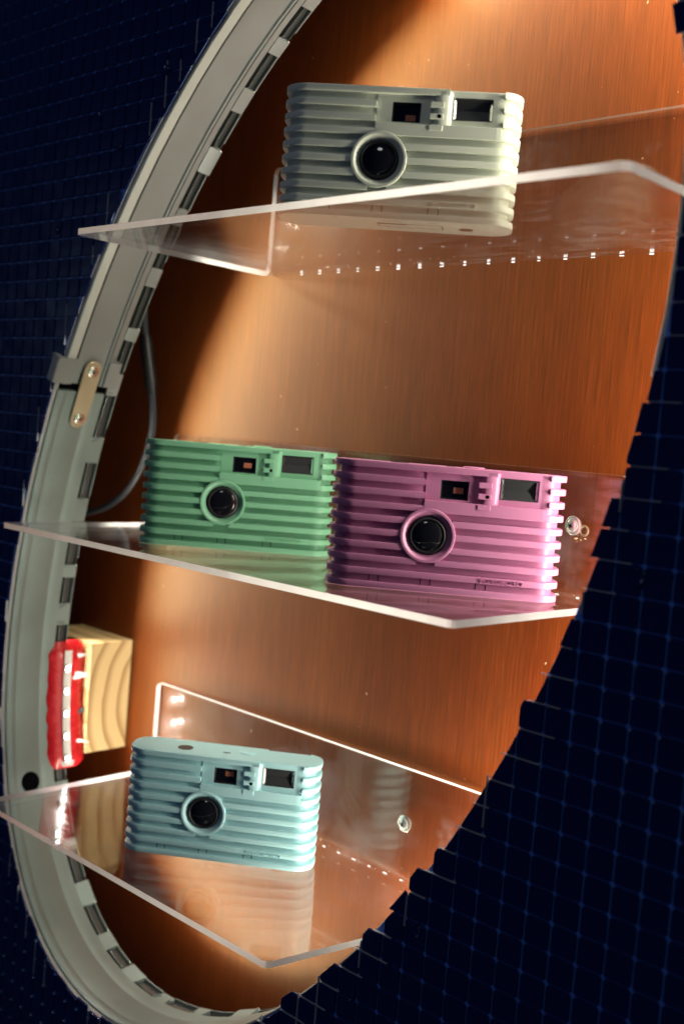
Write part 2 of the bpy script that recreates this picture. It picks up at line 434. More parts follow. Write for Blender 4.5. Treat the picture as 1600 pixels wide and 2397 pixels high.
# joint slivers in the gaps near the cut, coloured pale for light caught there
k = 0
def sliver(x0, z0, x1, z1, wd=0.42, up=0.5):
    mb = MB(); dx, dz = x1-x0, z1-z0; l = math.hypot(dx, dz); ax, az = -dz/l*wd/2, dx/l*wd/2
    b = [(x0+ax, z0+az), (x0-ax, z0-az), (x1-ax*0.5, z1-az*0.5), (x1+ax*0.5, z1+az*0.5)]
    mb.stack([[(p[0], 399.9, p[1]) for p in b], [(p[0], 400-TH-up, p[1]) for p in b]])
    wallpart(mb.build('joint_sliver', M_fin))
rs = random.Random(21)
for i in range(-46, 40):
    gx = -225.4+PITCH*(i-17)
    zs = [q*0.5 for q in range(-840, 700)]
    prev = None
    for q in zs:
        s_, t_ = ((gx-EC[0])*EU[0]+(q-EC[1])*EU[1])/EA, ((gx-EC[0])*EV[0]+(q-EC[1])*EV[1])/EB
        ins = s_*s_+t_*t_ < 1
        if prev is not None and ins != prev:
            px, py, _ = proj(gx, 398, q)
            if -20 < px < 1620 and -20 < py < 2420:
                di = 1 if ins else -1                      # direction into the opening
                right = gx > EC[0] + (q-EC[1])*0.45
                if rs.random() < (0.75 if not right else 0.6):
                    L = rs.uniform(12, 30) if not right else rs.uniform(5, 24)
                    e = rs.uniform(-4, -0.5) if not right else rs.choice((2.6, 1.4, 0.4, -1.0))
                    sliver(gx, q-di*L, gx, q+di*e)
        prev = ins
for j in range(-34, 32):
    gz = -1.8+PITCH*j
    prev = None
    for q in [v*0.5 for v in range(-1500, -300)]:
        s_, t_ = ((q-EC[0])*EU[0]+(gz-EC[1])*EU[1])/EA, ((q-EC[0])*EV[0]+(gz-EC[1])*EV[1])/EB
        ins = s_*s_+t_*t_ < 1
        if prev is not None and ins != prev and not ins:    # right-hand crossing
            px, py, _ = proj(q, 398, gz)
            if -20 < px < 1620 and -20 < py < 2420 and rs.random() < 0.85:
                sliver(q+rs.uniform(6, 20), gz, q-rs.choice((2.4, 1.2, 0.3, -0.6)), gz)
        prev = ins

# round fixings pressed into the tiling
fix = [(-549.5, 205.8, 3.6), (-614.6, 188.4, 3.2), (-589.9, 166.2, 2.6), (-308.2, -224.6, 3.2), (-345.2, -271.3, 2.6), (-214.3, -45.5, 3.6), (-655.0, 120.0, 2.6)]
for x, z, r in fix:
    mb = MB(); mb.lathe([(r, 0), (r, -TH-0.5), (r-0.5, -TH-0.95), (r-1.1, -TH-0.6), (0.6, -TH-0.45)], 24, 'y', cap1=True)
    wallpart(mb.build('fixing_cap', M_tile, smooth=True, mw=Matrix.Translation(Vector((x, 400, z))*S)))

# ------------------------------------------------------------------ metal hoop lining the cut
def sweep(name, prof, t0, t1, material, parent, step=1.5, jitter=0.0, facets=True):
    L = []; ts = []; t = t0
    while t < t1: ts.append(t); t += step
    ts.append(t1); rnd = random.Random(5)
    for t in ts:
        j = rnd.uniform(-jitter, jitter)
        L.append([(ell(t, o)[0], y+(j if q == 0 else 0), ell(t, o)[1]) for q, (y, o) in enumerate(prof)])
    nP = len(prof); V = [p for l in L for p in l]; F = []
    for a in range(len(L)-1):
        for b in range(nP-1):
            F.append((a*nP+b, a*nP+b+1, (a+1)*nP+b+1, (a+1)*nP+b))
        F.append((a*nP+nP-1, a*nP, (a+1)*nP, (a+1)*nP+nP-1))
    F.append(tuple(range(nP))); F.append(tuple((len(L)-1)*nP+b for b in range(nP)))
    return obj(name, V, F, material, parent, smooth=True)

JT = 95.4
lip = [(405+3.6*math.cos(R_(a))*-1, -1.2+2.8*math.sin(R_(a))*-1) for a in range(0, 181, 30)]
profL = [(401.0, 5), (401.0, -1.4), (401.8, -2.6), (404.5, -3.0), (407.4, -2.7), (408.6, -1.6), (409.0, 1.5), (409.0, 5)]
profA = [(409.2, 6), (409.4, 1.8), (410.8, 1.8), (411.4, 0.0), (432.4, 0.0), (433.0, -1.4), (434.0, -1.5), (434.3, -0.7), (434.9, -0.7), (435.2, -1.5), (436.2, -1.4), (436.8, 0.2), (440.5, 0.2), (440.7, 6)]
profB = [(403.4, 5), (402.8, -0.6), (404.0, -1.2), (409.5, -1.2), (410.1, -1.08), (410.7, -1.2), (419.0, -1.15), (428.0, -1.12), (428.8, -0.95), (429.6, -1.2), (434.8, -1.22), (439.0, -1.3), (439.3, 5)]
hoop = empty('metal_hoop', (ell(185)[0], 425, ell(185)[1]), 0, 'grey bent metal track lining the oval cut, with slotted rear edge', 'metal track')
def hp(o):
    o.parent = hoop; o.matrix_parent_inverse = hoop_inv; return o
bpy.context.view_layer.update()
hoop_inv = hoop.matrix_world.inverted()
oA = hp(sweep('upper_channel', profA, -62, JT-0.4, M_alu, None, 4.5)); hp(sweep('front_lip', profL, -62, JT-0.4, M_lip, None, 4.5)); oA['label'] = 'smooth aluminium channel with rolled front lip'
oB = hp(sweep('lower_channel', profB, JT+0.45, 297.5, M_galv, None, 2.2, 0.7)); oB['label'] = 'galvanised channel with fine lengthwise ribs'
# slotted rear edge: short flat tabs with dark recessed strips between them
s0, s1 = s_at(40), s_at(238)
s = s0; rnd = random.Random(3)
while s < s1:
    slot_len, tab_len = rnd.uniform(19, 33), rnd.uniform(8, 21)
    tm = t_at(s+slot_len/2); upper = tm < JT
    mtl = M_alu if upper else M_galv
    # dark strip, set back and tilted
    for (a, b, nm) in ((s, s+slot_len, 'slot_strip'), (s+slot_len, s+slot_len+tab_len, 'tab')):
        ta, tb = t_at(a), t_at(b)
        y0, y1 = (440.8, 448.6) if upper else (439.4, 449.0)
        if nm == 'tab':
            tl = rnd.uniform(-2.2, 0.8)
            pr = [(y0, 0.6), (y0, -0.2), (y1-1, -0.4+tl), (y1+0.6, -0.4+tl), (y1+0.6, 1.2)]
        else:
            pr = [(y0, 4), (y0, 2.6), (y0+2.6, 3.2), (y0+3.2, 0.8), (y0+3.8, 0.6), (y1-1.0, 1.4), (y1-0.5, -0.5), (y1, -0.5), (y1, 4)]
        g = 0.0
        o = hp(sweep(nm, pr, ta+g, tb-g, mtl if nm == 'tab' else M_slot, None, 3))
        if nm == 'slot_strip':
            hp(sweep('slot_rim', [(y1+0.1, 1.0), (y1+0.1, -0.7), (y1+0.55, -0.8), (y1+0.6, 1.0)], ta, tb-rnd.uniform(0, 1.2), mtl, None, 3))
        if nm == 'tab' and rnd.random() < 0.75:                         # upturned bright end of the tab
            te = ta+0.25
            mb = MB(); mb.box(-0.28, 0.28, -4.0, 1.8, -0.5, rnd.uniform(1.0, 1.7), 0.1)
            hp(mb.build('tab_end', mtl, mw=hoop_frame(te, (y0+y1)/2, 0.4) @ Matrix.Rotation(R_(rnd.uniform(-24, 24)), 4, 'Z')))
            if rnd.random() < 0.6:
                mb = MB(); mb.box(-0.28, 0.28, -4.0, 1.8, -0.5, rnd.uniform(1.0, 1.6), 0.1)
                hp(mb.build('tab_end', mtl, mw=hoop_frame(tb-0.25, (y0+y1)/2, 0.4) @ Matrix.Rotation(R_(rnd.uniform(-24, 24)), 4, 'Z')))
    s += slot_len+tab_len
# sleeve at the end of the upper channel
for y0, y1, o0 in ((394.5, 409.5, -3.4), (434.5, 444.5, -2.6)):
    hp(sweep('end_sleeve', [(y0, 3), (y0, o0), (y0+0.8, o0-0.6), (y1-0.8, o0-0.6), (y1, o0), (y1, 3)], 92.0, JT-0.5, M_alu, None, 1.2))
hp(sweep('joint_gap', [(402, 6), (402, 1.5), (441, 1.5), (441, 6)], JT-0.6, JT+0.7, M_dark, None, 0.4))
# added lip behind the strip, cutting its light off the nearest wood
for ta, tb in ((36.5, 127.6), (146.2, 236)):
    hp(sweep('led_cutoff_lip', [(454.6, 15), (454.6, 9.2), (454.9, 9.1), (455.1, 15)], ta, tb, M_blackmatte, None, 3))
for ta, tb in ((36.5, 127.6), (146.2, 236)):
    hp(sweep('led_light_shield', [(449.65, 15), (449.65, 4.0), (449.8, 4.0), (449.8, 15)], ta, tb, M_blackmatte, None, 3))  # added blocker keeping LED light off the hoop's rear edge
# hole with a dark grommet
mb = MB(); mb.lathe([(7.2, 0.0), (7.0, 1.35), (6.4, 1.5), (6.0, 1.1), (5.6, 0.9)], 28, 'z', cap1=True)
hp(mb.build('grommet', M_dark, smooth=True, mw=hoop_frame(147.4, 420, -0.55)))

# mending plate with two screws bridging the joint
a, b = hoop_frame(93.2, 423.6, 0).translation/S, hoop_frame(98.9, 423.2, 0).translation/S
mid_t = 96.05
plate = empty('mending_plate', a, 0, 'small tan metal joining plate with rounded ends screwed across the track joint', 'joining plate')
plate.matrix_world = hoop_frame(mid_t, 423.4, -1.6)
Lp = (a-b).length+13.5
def slot_outline(L, W, n=10):
    r = W/2; pts = []
    for sgn in (1, -1):
        for q in range(n+1):
            an = R_(-90+180*q/n); pts.append((sgn*(L/2-r+r*math.cos(an)), sgn*r*math.sin(an)))
    return pts
mb = MB(); o_ = slot_outline(Lp, 13.2); o2 = slot_outline(Lp-0.7, 12.5)
mb.stack([[(p[0], p[1], 0) for p in o_], [(p[0], p[1], 1.3) for p in o_], [(p[0], p[1], 1.7) for p in o2]])
o = mb.build('plate', M_steel, plate, smooth=True); o.rotation_euler = (0, 0, 0)
for sg in (-1, 1):
    mb = MB(); mb.lathe([(4.1, 1.6), (4.0, 2.3), (2.6, 3.0), (1.0, 3.15)], 24, 'z', cap1=True)
    sc_ = mb.build('screw', M_screw, plate, smooth=True, mw=Matrix.Translation(Vector((sg*(Lp/2-7.2), 0, 0))*S))
    for q in (0, 90):
        m2 = MB(); m2.box(-1.5, 1.5, -0.28, 0.28, 2.7, 3.22)
        m2.build('cross_slot', M_dark, sc_, mw=Matrix.Rotation(R_(q+25), 4, 'Z'))

# ------------------------------------------------------------------ LED strip round the inside of the hoop
strip = empty('led_strip', (ell(300)[0], 440, ell(300)[1]), 0, 'white LED strip behind the hoop edge, its lights showing over the red tape', 'LED strip')
bpy.context.view_layer.update(); strip_inv = strip.matrix_world.inverted()
def st(o): o.parent = strip; o.matrix_parent_inverse = strip_inv; return o
def led_place(t):
    """(y, off): on the hoop's face on the side away from the camera, tucked behind its rear edge on the near-visible side"""
    t %= 360
    if 128.5 <= t <= 145.5: return 446.5, -7.6
    if 36 <= t <= 236: return 452.0, 12.0
    return 475.0, 3.0
led_mesh = None; led_dim = None
npt = int(PERIM/16.7)
for q in range(npt):
    t = t_at(q*PERIM/npt+3)
    if 126.5 < t < 128.5 or 145.5 < t < 147: continue
    y, off = led_place(t)
    M = hoop_frame(t, y, off)
    if 128.5 <= t <= 145.5: M = M @ Matrix.Rotation(R_(-22), 4, 'X')
    if led_mesh is None:
        mb = MB(); mb.box(-2.3, 2.3, -1.9, 1.9, 0, 1.0, mi=0); mb.add([(-1.7, -1.8, 1.06), (1.7, -1.8, 1.06), (1.7, 1.8, 1.06), (-1.7, 1.8, 1.06)], [(0, 1, 2, 3)], 1)
        o = mb.build('led', [M_ledbase, M_led]); led_mesh = o.data
    else:
        o = bpy.data.objects.new('led', led_mesh); COL.objects.link(o)
    if 128.5 <= t <= 145.5:
        if led_dim is None: led_dim = led_mesh.copy(); led_dim.materials[1] = M_ledred
        o.data = led_dim
    o.matrix_local = M; st(o)
for t0, t1, y, off in ((36.5, 127.5, 452.0, 12.6), (146.5, 235.5, 452.0, 12.6), (236.5, 395.5, 475.0, 3.6), (128.6, 145.4, 446.5, -6.9)):
    st(sweep('strip_tape', [(y-2.0, off), (y-2.0, off-0.45), (y+(2.2 if off > 10 else 4), off-0.45), (y+(2.2 if off > 10 else 4), off)], t0, t1, M_ledbase, None, 3))

# red tape bound round the hoop where the strip comes forward
red = empty('red_tape', (ell(137)[0], 450, ell(137)[1]), 0, 'red tape binding with curled pale ends on the hoop edge, lit by LEDs', 'tape')
bpy.context.view_layer.update(); red_inv = red.matrix_world.inverted()
def rd(o): o.parent = red; o.matrix_parent_inverse = red_inv; return o
RB = [(434.5, 0.0), (435.5, -2.6), (439, -4.8), (444, -6.2), (450, -7.0), (456, -6.8), (461, -5.2), (464.5, -2.0), (465.5, 2.0), (462, 5), (450, 6)]
LR = []; rj = random.Random(9); nn = 22
for q in range(nn+1):
    u = q/nn; t = 127.6+18.6*u; k = min(1.0, 0.30+2.6*math.sin(math.pi*u)**0.8); w_ = 0.6*math.sin(q*1.9)+rj.uniform(-0.5, 0.5)
    LR.append([(ell(t, o*k+0.3)[0]+rj.uniform(-0.25, 0.25), 449+(y-449)*(0.55+0.45*k)+(w_ if y > 455 or y < 440 else 0), ell(t, o*k+0.3)[1]) for y, o in RB])
mb = MB(); mb.stack(LR); rd(mb.build('binding', M_red, smooth=True))
def shard(t, y, pts, mtl):
    """curled pointed scrap of tape"""
    mb = MB(); V = [(p[0], p[1], p[2]) for p in pts]
    top = V; bot = [(p[0], p[1], p[2]-0.35) for p in V]
    mb.stack([bot, top]); rd(mb.build('tape_end', mtl, mw=hoop_frame(t, y, -5.2)))
def hoop_local(sgn): return sgn
shard(132.2, 448, [(-3.5, -3, 0), (3.5, -3, 0.3), (3.0, 8, 1.5), (0.2, 22, 4.5), (-2.2, 9, 1.2)], M_white)
shard(137.8, 458, [(-1.2, -2, 0), (2.2, -2, 0), (-1.2, 7, 2.5), (-4.8, 13, 3.0), (-3.2, 5, 0.8)], M_slot)
shard(129.4, 452, [(-2.0, -3, 0), (2.0, -3, 0.2), (2.2, 5, 1.0), (-0.5, 11, 2.2)], M_white)
shard(145.4, 447, [(-2.6, -4, 0), (2.0, -3, 0.2), (2.6, 5, 1.4), (-1.5, 7, 0.9)], M_white)
shard(142.0, 450, [(-2.0, -3, 0), (1.6, -3, 0.3), (2.0, 8, 1.2), (3.2, 17, 3.4), (-0.8, 8, 0.8)], M_white)

# ------------------------------------------------------------------ spacer block and cable behind the hoop
mb = MB(); mb.box(-68, 0, -36, 0, -41, 41, 0.5)
tag(mb.build('wood_block', M_pine, mw=Matrix.Translation(Vector((-679, 499.7, -206))*S)), 'pale pine spacer block with curved growth rings beside the red tape', 'wood block')

cable = empty('cable', (-656, 485, 19), 0, 'dark grey cable with a sleeved joint hanging behind the metal hoop', 'cable')
bpy.context.view_layer.update(); cab_inv = cable.matrix_world.inverted()
def cb(o): o.parent = cable; o.matrix_parent_inverse = cab_inv; return o
ctl = [(-690, 488, 130), (-678, 486, 95), (-672, 485, 71), (-664, 485, 42), (-656.5, 485, 19), (-653.5, 485, -4), (-657.5, 485, -22.6), (-668.4, 485, -40.6), (-685, 485, -56.3), (-709, 485, -68.4), (-745, 486, -76), (-800, 488, -78)]
def spline(c, k=6):
    out = []
    P = [Vector(p) for p in c]
    for i in range(len(P)-1):
        p0, p1, p2, p3 = P[max(i-1, 0)], P[i], P[i+1], P[min(i+2, len(P)-1)]
        for q in range(k):
            u = q/k
            out.append(0.5*((2*p1)+(p2-p0)*u+(2*p0-5*p1+4*p2-p3)*u*u+(-p0+3*p1-3*p2+p3)*u**3))
    return out+[P[-1]]
sp = spline(ctl)
mb = MB(); mb.tube(sp, 2.5, 10); cb(mb.build('wire', M_cable, smooth=True))
sl = [p for p in sp if 16 < p.z < 62]
rr = [4.8-0.8*(k == 0)-1.4*(k >= len(sl)-2) for k in range(len(sl))]
mb = MB(); mb.tube(sl, rr, 12); cb(mb.build('sleeve', M_blackmatte, smooth=True))

# ------------------------------------------------------------------ acrylic shelves (one bent sheet each)
def shelf(label, xl, xr, yf, z, zt, flare=0.0, flap=None, group='clear acrylic shelves'):
    """top of the plate at z, front edge at yf, back flap up to zt against the wood"""
    T = 3.4; yb = WY-0.6; rb = 3.2; n = 6
    prof = [(yf, z-T), (yf, z)]
    for q in range(n+1):                                   # inner bend
        a = R_(-90+90*q/n); prof.append((yb-T-rb+rb*math.cos(a), z+rb+rb*math.sin(a)))
    prof += [(yb-T, zt), (yb, zt)]
    ro = rb+T
    for q in range(n+1):
        a = R_(0-90*q/n); prof.append((yb-ro+ro*math.cos(a), z-T+ro+ro*math.sin(a)))
    N = len(prof)
    # cross-sections along x; the ends are drawn in slightly so the plan corners are rounded
    secs = []
    R1 = 3.0
    for x, inset in ((xl, R1), (xl+0.9, 1.0), (xl+R1, 0), (xr-R1, 0), (xr-0.9, 1.0), (xr, R1)):
        sct = []
        for q, (y, zz) in enumerate(prof):
            if q in (0, 1): y += inset
            if q in (n+3, n+4): zz -= inset*1.3
            sct.append((x+(flare*(y-yf)/(WY-yf) if x > (xl+xr)/2 else 0), y, zz))
        secs.append(sct)
    V = [p for s_ in secs for p in s_]; F = []; MI = []
    for k in range(len(secs)-1):
        for q in range(N):
            r = (q+1) % N
            F.append((k*N+q, k*N+r, (k+1)*N+r, (k+1)*N+q)); MI.append(1 if q == 0 else 2 if q == n+3 else 0)
    F.append(tuple(range(N))); MI.append(1); F.append(tuple((len(secs)-1)*N+q for q in range(N))); MI.append(1)
    loc = Vector(((xl+xr)/2, WY, z))
    o = obj('acrylic_shelf', [Vector(v)-loc for v in V], F, [M_ac, M_edge, flap or M_dull], matidx=MI)
    o.location = loc*S
    o.data.polygons.foreach_set('use_smooth', [True]*len(o.data.polygons)); o.data.set_sharp_from_angle(angle=R_(24))
    tag(o, label, 'shelf', group); return o
ZT, ZM, ZB = 105.0, -71.5, -252.5
shelf('uppermost clear acrylic shelf, seen from below, under the white camera', -556, -208, 350, ZT, 172.0)
shelf('middle clear acrylic shelf holding the green and pink cameras', -642, -277.5, 364.5, ZM, -7.4)
shelf('lowest clear acrylic shelf, seen from above, under the pale blue camera', -641, -367.5, 361.5, ZB, -189.0, 24.0, M_edge)

# emissive dots standing in for LED reflections along the rear bends
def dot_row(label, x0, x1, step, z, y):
    e = empty('glint_row', ((x0+x1)/2, y, z), 0, label, 'glint row', 'emissive glint rows along the shelf bends')
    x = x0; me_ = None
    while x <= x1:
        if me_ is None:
            mb = MB(); mb.box(-1.15, 1.15, -0.25, 0.25, -0.34, 0.34, 0.14); o = mb.build('glint_dot', M_dot); me_ = o.data
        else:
            o = bpy.data.objects.new('glint_dot', me_); COL.objects.link(o)
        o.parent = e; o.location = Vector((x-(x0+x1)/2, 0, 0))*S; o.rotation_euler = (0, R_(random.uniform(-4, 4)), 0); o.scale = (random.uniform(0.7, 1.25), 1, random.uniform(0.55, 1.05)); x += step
dot_row('row of tiny white glints, made as emissive dots, along the rear bend of the uppermost shelf', -520, -222, 16.3, ZT-3.85, 493.5)
dot_row('row of tiny white glints, made as emissive dots, along the rear bend of the lowest shelf', -470, -385, 12.6, ZB+0.42, 491.5)
dot_row('few tiny white glints, made as emissive dots, along the middle shelf bend right of the pink camera', -309, -280, 12.4, ZM+0.42, 491.5)

# screws fixing the back flaps
def wall_screw(x, z, label, tilt, washer):
    e = empty('wall_screw', (x, WY-4.2, z), 0, label, 'screw', 'screws fixing the shelves')
    mb = MB(); mb.lathe([(washer, -2.0), (washer, -2.6), (washer-0.6, -3.0), (2.8, -3.0)], 28, 'y')
    a = mb.build('washer', M_screw, e, smooth=True)
    mb = MB(); mb.lathe([(3.4, 0.2), (3.4, -3.4), (3.3, -3.9), (2.4, -4.5), (0.8, -4.7)], 24, 'y', cap1=True)
    b = mb.build('head', M_screw, e, smooth=True)
    for q in (20, 110):
        m2 = MB(); m2.box(-1.4, 1.4, -4.9, -4.3, -0.28, 0.28); m2.build('cross_slot', M_dark, b, mw=Matrix.Rotation(R_(q), 4, 'Y'))
    a.rotation_euler = b.rotation_euler = (R_(tilt), 0, R_(-tilt*1.3))
    return e
wall_screw(-304.2, -34.9, 'bright cross-head screw with washer to the right of the pink camera', 4, 5.0)
wall_screw(-397.2, -219.8, 'pale washered screw in the flap right of the pale blue camera', 2, 5.0)
# pilot hole and sawdust beside the upper screw
mb = MB(); mb.lathe([(3.0, -0.1), (2.8, -0.5), (2.0, -0.5), (1.8, 0.0)], 20, 'y')
tag(mb.build('ferrule', M_ferrule, smooth=True, mw=Matrix.Translation(Vector((-299.4, WY-4.05, -37.2))*S)), 'small empty metal ferrule just right of the upper shelf screw', 'ferrule')
mb = MB(); rnd = random.Random(11)
for q in range(9):
    x, z = -299+rnd.gauss(0, 3.2), -41.2+rnd.gauss(0, 1.1)-abs(rnd.gauss(0, 0.6)); r = rnd.uniform(0.15, 0.5)
    mb.box(x-r, x+r, WY-4.0-r*1.2, WY-4.02, z-r*0.7, z+r*0.7)
tag(mb.build('sawdust', M_dust), 'crumbs of pale sawdust below the ferrule by the upper screw', 'sawdust', kind='stuff')

# ------------------------------------------------------------------ the ribbed cameras
CW, CD, CH, NR = 114.0, 29.0, 61.5, 10
RIB, = (3.05,); PIT = (CH-RIB)/(NR-1); DEP = 2.7
def rrect(w, d, r, n=9):
    pts = []
    for cx, cy, a0 in ((w/2-r, d/2-r, 0), (-w/2+r, d/2-r, 90), (-w/2+r, -d/2+r, 180), (w/2-r, -d/2+r, 270)):
        for q in range(n+1):
            a = R_(a0+90*q/n); pts.append((cx+r*math.cos(a), cy+r*math.sin(a)))
    return pts
def outline(ins): return rrect(CW-2*ins, CD-2*ins, 11.5-ins*0.8)
def clipx(poly, x, keep_left):
    return clip(poly, x, 0, -1 if keep_left else 1, 0)
def rib_piece(mb, z, xmin=None, xmax=None, th=RIB):
    c = 0.28; L = []
    for ins, zz in ((c, z), (c*0.3, z+c*0.3), (0, z+c), (0, z+th-c), (c*0.3, z+th-c*0.3), (c, z+th)):
        p = outline(ins)
        if xmin is not None: p = clipx(p, xmin+ins, False)
        if xmax is not None: p = clipx(p, xmax-ins, True)
        L.append([(a, b, zz) for a, b in p])
    if len(set(len(l) for l in L)) == 1: mb.stack(L)
def plate_holes(mb, xs, zs, holes, yf, depth, mi=0):
    """front sheet at yf over the grid xs x zs with rectangular holes (ix0, ix1, iz0, iz1) whose walls go back by depth"""
    def hole(i, j): return any(a <= i < b and c <= j < d for a, b, c, d in holes)
    for i in range(len(xs)-1):
        for j in range(len(zs)-1):
            if not hole(i, j): mb.add([(xs[i], yf, zs[j]), (xs[i+1], yf, zs[j]), (xs[i+1], yf, zs[j+1]), (xs[i], yf, zs[j+1])], [(0, 1, 2, 3)], mi)
    for a, b, c, d in holes:
        x0, x1, z0, z1 = xs[a], xs[b], zs[c], zs[d]; e = 0.5; yb = yf+depth
        f = [(x0, yf, z0), (x1, yf, z0), (x1, yf, z1), (x0, yf, z1)]; g = [(x0+e, yb, z0+e), (x1-e, yb, z0+e), (x1-e, yb, z1-e), (x0+e, yb, z1-e)]
        mb.add(f+g, [(0, 1, 5, 4), (1, 2, 6, 5), (2, 3, 7, 6), (3, 0, 4, 7)], mi)

def text_mesh(txt, width, height, depth):
    cu = bpy.data.curves.new('lettering', 'FONT'); cu.body = txt; cu.size = 1; cu.extrude = 0.5; cu.space_character = 1.12; cu.offset = 0.0
    o = bpy.data.objects.new('lettering', cu); COL.objects.link(o)
    bpy.context.view_layer.update()
    me = bpy.data.meshes.new_from_object(o.evaluated_get(bpy.context.evaluated_depsgraph_get()))
    bpy.data.objects.remove(o)
    xs = [v.co.x for v in me.vertices]; ys = [v.co.y for v in me.vertices]
    x0, x1, y0, y1 = min(xs), max(xs), min(ys), max(ys)
    for v in me.vertices:
        x, y, z = v.co
        v.co = Vector(((x-x0)/(x1-x0)*width*S, -z*depth*S*2*0.5, (y-y0)/(y1-y0)*height*S))
    return me
TXT = text_mesh('FOTOFOTO', 20.5, 2.3, 0.8)

def make_camera(loc, ang, color, label, h_scale=1.0):
    e = empty('film_camera', loc, ang, label, 'camera', 'ribbed film cameras')
    body = mat('plastic_'+label.split()[1], color, 0.38, spec=0.45, noise=(900, 0.03), bump=(2600, 0.06, (1, 1, 1)))
    FY = -CD/2; CY = FY+DEP                                # rib front and groove floor
    XL, ZL, RL = -8.7, 27.6, 13.3                          # lens
    # shell: groove-level core, cut back where the windows sit
    mb = MB(); o_ = outline(DEP); zc = 37.5; c = 0.4
    mb.stack([[(a, b, 0.5) for a, b in o_], [(a, b, zc) for a, b in o_]])
    notch = [p for p in o_ if not (-12 < p[0] < 49 and p[1] < -CD/2+DEP+0.01)]
    up = []
    for q, (a, b) in enumerate(o_):
        up.append((a, b))
        nx = o_[(q+1) % len(o_)]
        if a < 0 and nx[0] > 0 and b < 0: up += [(-11.4, b), (-11.4, b+9), (47.4, b+9), (47.4, b)] if nx[0] > 47.5 else [(-11.4, b), (-11.4, b+9), (nx[0]-0.5, b+9), (nx[0]-0.5, b)]
    top_z = CH-1.0
    mb.stack([[(a, b, zc) for a, b in up], [(a, b, top_z) for a, b in up]])
    mb.build('shell', body, e, smooth=True)
    XR = 47.2 if o_[-1][0] else 47.2
    xend = max(p[0] for p in o_ if abs(p[1]-min(q[1] for q in o_)) < 1e-4)-0.5
    # window panel
    mb = MB()
    vz0, vz1 = CH-15.6, CH-6.4; fz0, fz1 = CH-13.6, CH-3.3
    xs = [-11.5, -4.3, 9.2, 24.4, 44.0, xend+0.6] if xend > 44.5 else [-11.5, -4.3, 9.2, 24.4, 43.0, xend+0.6]
    zs = [zc-1.5, vz0, fz0, vz1, fz1, CH-0.5]
    plate_holes(mb, xs, zs, [(1, 2, 1, 3), (3, 4, 2, 4)], CY-0.35, 2.6)
    mb.build('window_panel', body, e)
    # flush band under the windows
    mb = MB(); rib_piece(mb, 6*PIT, -11.6, 48.0, PIT-0.6)
    mb.build('front_band', body, e)
    # ribs
    for k in range(NR):
        z = k*PIT; top = NR-1-k                             # 0 = topmost
        if top == 0: spans = [(None, 22.5), (48.2, None)]
        elif top <= 3: spans = [(None, -11.8), (48.2, None)]
        else:
            dz = min(abs(z-ZL), abs(z+RIB-ZL)) if not (z <= ZL <= z+RIB) else 0
            if dz < 12.2:
                hw = math.sqrt(12.45**2-dz*dz); spans = [(None, XL-hw), (XL+hw, None)]
            else: spans = [(None, None)]
        for xa, xb in spans:
            mb = MB(); rib_piece(mb, z, xa, xb); mb.build('rib', body, e, smooth=True)
    # top and bottom plates
    mb = MB(); o2 = outline(DEP-0.3)
    mb.stack([[(a, b, CH-1.2) for a, b in o2], [(a, b, CH-0.25) for a, b in o2], [(a*0.996, b*0.985, CH+0.05) for a, b in o2]])
    tp = mb.build('top_plate', body, e, smooth=True)
    mb = MB(); mb.lathe([(4.6, CH-0.1), (4.6, CH+0.25), (4.0, CH+0.3)], 24, 'z', cap1=True, c=(-25, -1.5, 0)); mb.build('frame_counter', M_blackmatte, tp, smooth=True)
    mb = MB(); mb.box(-2, 2.4, -3.0, -1.6, CH-0.1, CH+0.22, 0.1); mb.build('button_slit', M_blackmatte, tp)
    mb = MB(); mb.lathe([(5.4, CH-0.1), (5.4, CH+0.5), (4.9, CH+0.8)], 28, 'z', cap1=True, c=(12, 3.5, 0)); mb.build('shutter_button', body, tp, smooth=True)
    mb = MB(); o3 = outline(0.6)
    mb.stack([[(a, b, 0.02) for a, b in o3], [(a, b, 0.5) for a, b in o3]])
    bt = mb.build('bottom_plate', body, e)
    mb = MB()
    for x0, x1, y0, y1 in ((-8, 24, -4.3, -3.6), (-8, 24, 4.0, 4.5), (-8, -7.4, -4.3, 4.5), (23.4, 24, -4.3, 4.5), (-8, 6, -3.4, -1.6), (-30, -26, -10.6, -9.9), (-4, 2, -10.4, -9.9), (17, 22, -10.4, -9.9)):
        mb.box(x0, x1, y0, y1, -0.06, 0.1)
    mb.build('latch_seam', mat('seam', (0.16, 0.10, 0.06, 1), 0.6), bt)
    mb = MB(); mb.lathe([(3.6, 0.1), (3.6, -0.06)], 24, 'z', cap1=True, c=(35, 1.5, 0)); mb.build('strap_hole', mat('hole_shade', (0.09, 0.05, 0.03, 1), 0.6), bt)
    # lens
    mb = MB(); mb.lathe([(RL, CY+0.3), (RL, FY-0.15), (RL-0.25, FY-0.4), (RL-1.25, FY-0.4), (RL-1.6, FY-0.15), (9.5, CY-0.9), (9.3, CY+0.2)], 64, 'y', c=(XL, 0, ZL))
    ring = mb.build('lens_ring', body, e, smooth=True)
    mb = MB(); mb.lathe([(9.6, CY-0.5), (9.2, CY-1.0), (8.8, CY-2.2), (8.2, CY-2.5), (7.8, CY-1.9), (6.0, CY-1.2), (4.2, CY-0.9)], 56, 'y', c=(XL, 0, ZL), cap1=True)
    mb.build('lens_barrel', M_blackmatte, ring, smooth=True)
    mb = MB(); mb.lathe([(7.7, CY-1.6), (7.1, CY-2.05), (6.0, CY-2.5), (4.0, CY-2.95), (2.2, CY-3.15), (0.4, CY-3.2)], 40, 'y', c=(XL, 0, ZL), cap1=True)
    mb.build('lens_glass', M_blackgloss, ring, smooth=True)
